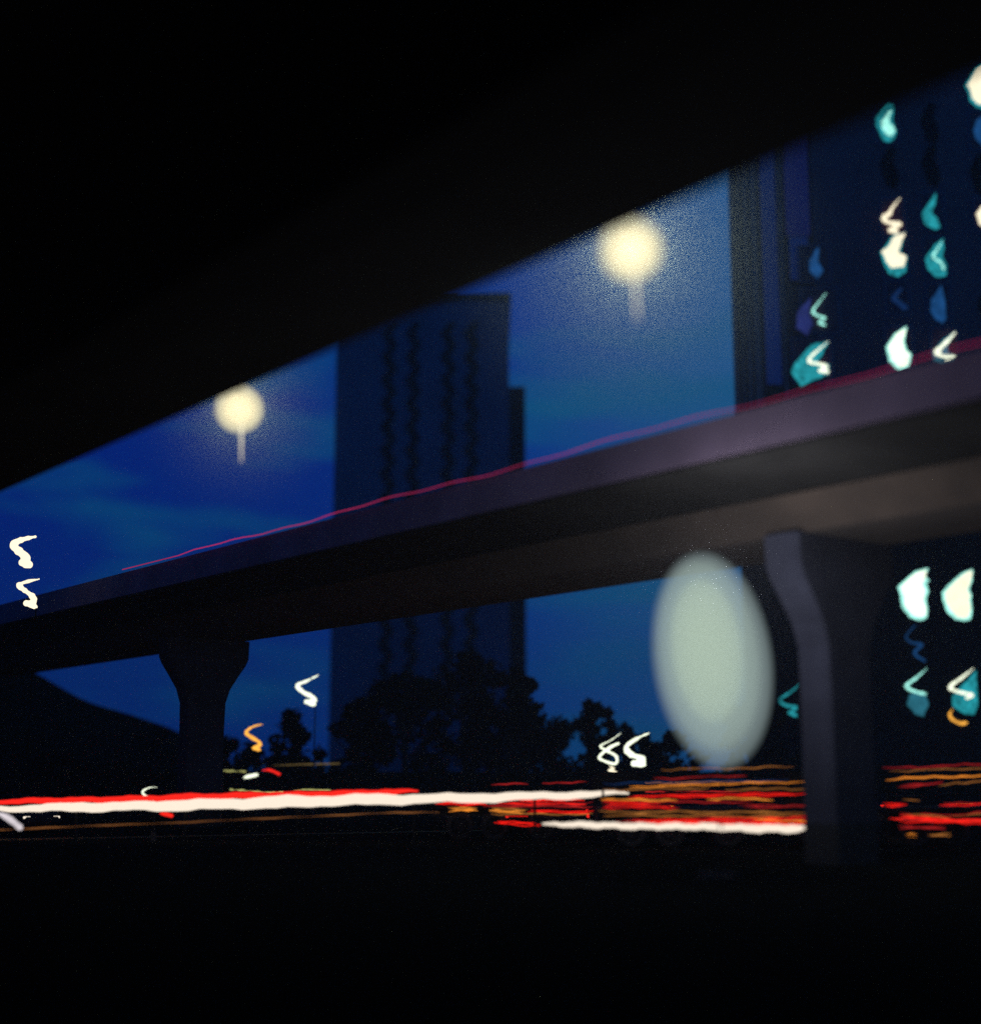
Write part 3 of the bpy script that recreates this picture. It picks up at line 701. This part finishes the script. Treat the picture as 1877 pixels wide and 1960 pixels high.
def lorry(x_, F_, L_, label, strips):
    """a flatbed seen side-on; strips: (y in the photograph at its left, right end y, x from, x to, lamp colour, thickness in px)"""
    X0 = (x_ - W0/2) / FPX * F_
    t = tag(empty('flatbed_lorry', (X0, F_ + 1.3, .004)), label, 'lorry', 'flatbed lorries crossing in front of the car queue')
    b_ = bmesh.new(); box(b_, 0, L_, -1.2, 1.2, 1.05, 1.2, .02); link('flatbed', b_, M['paint'], t)
    b_ = bmesh.new(); box(b_, 0, L_, -.5, .5, .8, 1.047); link('chassis', b_, M['frame'], t)
    for k in range(int(L_ / 2.2) + 1):
        b_ = bmesh.new(); box(b_, .1 + k * 2.2, .17 + k * 2.2, -1.24, -1.203, .35, 2.2); link('stake', b_, M['podium'], t)
    fine = []
    for (ya, yb, xa, xb, em, th) in strips:
        if th < 4: fine.append((ya, yb, xa, xb, em, th * .85)); continue
        nb = int(th / 1.7)
        for q_ in range(nb):
            o_ = (q_ - (nb - 1) / 2) * th / nb * 1.15
            d_ = rnd.random(); L_x = xb - xa
            e2 = em if q_ == nb // 2 or d_ < .45 else {'redhot': 'red', 'red': 'reddim', 'reddim': 'reddim', 'amber': 'amberdim', 'amberdim': 'reddim'}[em]
            fine.append((ya + o_, yb + o_, xa + rnd.random() * .15 * L_x, xb - rnd.random() * .12 * L_x if xb < 1880 and xb < 1530 else xb, e2, rnd.uniform(1.5, 2.6)))
    for k, (ya, yb, xa, xb, em, th) in enumerate(fine):
        b_ = bmesh.new(); pts_ = []; rad = []; xw0 = (xa - W0/2) / FPX * F_ - X0; xw1 = (xb - W0/2) / FPX * F_ - X0
        n_ = int((xw1 - xw0) / .3) + 2; ph = rnd.uniform(0, 6)
        for i in range(n_):
            u = i / (n_ - 1); y_ = ya + (yb - ya) * u
            z_ = EYE - (y_ - 1490) * F_ / FPX
            pts_.append((xw0 + (xw1 - xw0) * u, -1.27, z_ + .018 * math.sin(i * .8 + ph) + .016 * math.sin(i * 2.1 + ph * 2) + rnd.uniform(-.012, .012)))
            rad.append(th * .5 * F_ / FPX * rnd.uniform(.8, 1.15) * min(1, .3 + 5 * u, .3 + 5 * (1 - u)))
        tube(b_, pts_, rad, 6); link('side_light_strip', b_, EM[em], t)  # trails of passing lights, built as glowing strips along the lorry
    for x2 in (1.0, 2.2, L_ - 1.6):
        for y_ in (-1.02, 1.02): wheel_mesh(t, x2, y_, .48, .28)
    b_ = bmesh.new(); box(b_, L_ + .2, L_ + 2.0, -1.15, 1.15, .5, 2.3, .15); link('cab', b_, M['paint'], t)
    b_ = bmesh.new(); box(b_, L_ + 1.97, L_ + 2.03, -1.0, 1.0, 1.4, 2.0, .02); link('windscreen', b_, M['dglass'], t)
    for y_ in (-1.02, 1.02): wheel_mesh(t, L_ + 1.1, y_, .48, .28)
lorry(826, 50.5, 5.4, 'short lorry with red and amber side light strips, at the left end of the traffic',
      [(1534, 1535, 832, 940, 'redhot', 9), (1530, 1531, 930, 1130, 'red', 4), (1537, 1538, 925, 1140, 'red', 6), (1542, 1543, 925, 1130, 'reddim', 3), (1548, 1547, 858, 915, 'amber', 7), (1549, 1550, 935, 1010, 'amber', 9),
       (1551, 1553, 1000, 1135, 'red', 5), (1556, 1557, 940, 1130, 'amberdim', 3), (1504, 1499, 940, 1010, 'reddim', 2.5), (1500, 1496, 1035, 1120, 'reddim', 2.5), (1571, 1576, 942, 1035, 'red', 6)])
lorry(1142, 45.5, 5.6, 'long lorry with many amber and red side strips, directly under the oval light',
      [(1491, 1485, 1245, 1420, 'reddim', 2.5), (1474, 1469, 1260, 1510, 'amberdim', 2), (1500, 1494, 1150, 1500, 'dimblue', 3), (1506, 1496, 1200, 1530, 'amber', 3.2), (1512, 1508, 1150, 1350, 'amberdim', 3), (1524, 1519, 1150, 1545, 'red', 4), (1511, 1510, 1380, 1540, 'amberdim', 3),
       (1530, 1530, 1145, 1290, 'amber', 3.5), (1528, 1529, 1345, 1470, 'amber', 3.5), (1537, 1538, 1145, 1260, 'red', 6), (1543, 1544, 1145, 1300, 'red', 5), (1534, 1534, 1200, 1430, 'reddim', 3), (1542, 1541, 1400, 1540, 'reddim', 4),
       (1552, 1554, 1142, 1540, 'amberdim', 3.5), (1559, 1560, 1150, 1545, 'amberdim', 3), (1565, 1562, 1300, 1548, 'red', 6), (1569, 1567, 1150, 1550, 'red', 6), (1573, 1573, 1190, 1550, 'redhot', 8), (1566, 1569, 1430, 1545, 'amber', 3.5), (1577, 1579, 1350, 1550, 'red', 4)])
lorry(1676, 45.5, 6.5, 'lorry with thick red and thin amber side strips, right of the thick pier',
      [(1472, 1463, 1678, 1900, 'reddim', 2.2), (1477, 1471, 1690, 1900, 'amberdim', 2), (1492, 1484, 1682, 1900, 'amber', 3.6), (1506, 1498, 1704, 1790, 'reddim', 4), (1503, 1494, 1780, 1900, 'amberdim', 2.2), (1539, 1538, 1672, 1720, 'red', 5), (1530, 1530, 1712, 1745, 'amberdim', 3),
       (1539, 1535, 1775, 1900, 'red', 5), (1556, 1561, 1700, 1800, 'amberdim', 4), (1560, 1551, 1790, 1900, 'amberdim', 4), (1566, 1571, 1684, 1900, 'redhot', 8), (1562, 1568, 1700, 1780, 'red', 7), (1580, 1582, 1700, 1790, 'reddim', 5), (1594, 1596, 1715, 1735, 'amber', 5), (1595, 1594, 1755, 1800, 'amberdim', 5)])
lorry(1180, 72, 9, 'far lorry with dim amber side strips, above the end of the long white line',
      [(1500, 1495, 1190, 1400, 'amberdim', 2), (1516, 1514, 1190, 1410, 'reddim', 3)])

# ------------------------------------------------------------ the air
bm = bmesh.new(); box(bm, -905, 905, -305, 1505, -1.5, 120)
hz = link('haze', bm, None)
m = bpy.data.materials.new('night_air'); m.use_nodes = True; q = m.node_tree
q.nodes.remove(q.nodes['Principled BSDF'])
pv = q.nodes.new('ShaderNodeVolumePrincipled'); pv.inputs['Density'].default_value = 0.0007
pv.inputs['Color'].default_value = (.85, .9, .9, 1); pv.inputs['Anisotropy'].default_value = 0.3
q.links.new(pv.outputs[0], q.nodes['Material Output'].inputs['Volume'])
hz.data.materials.append(m); tag(hz, kind='stuff')
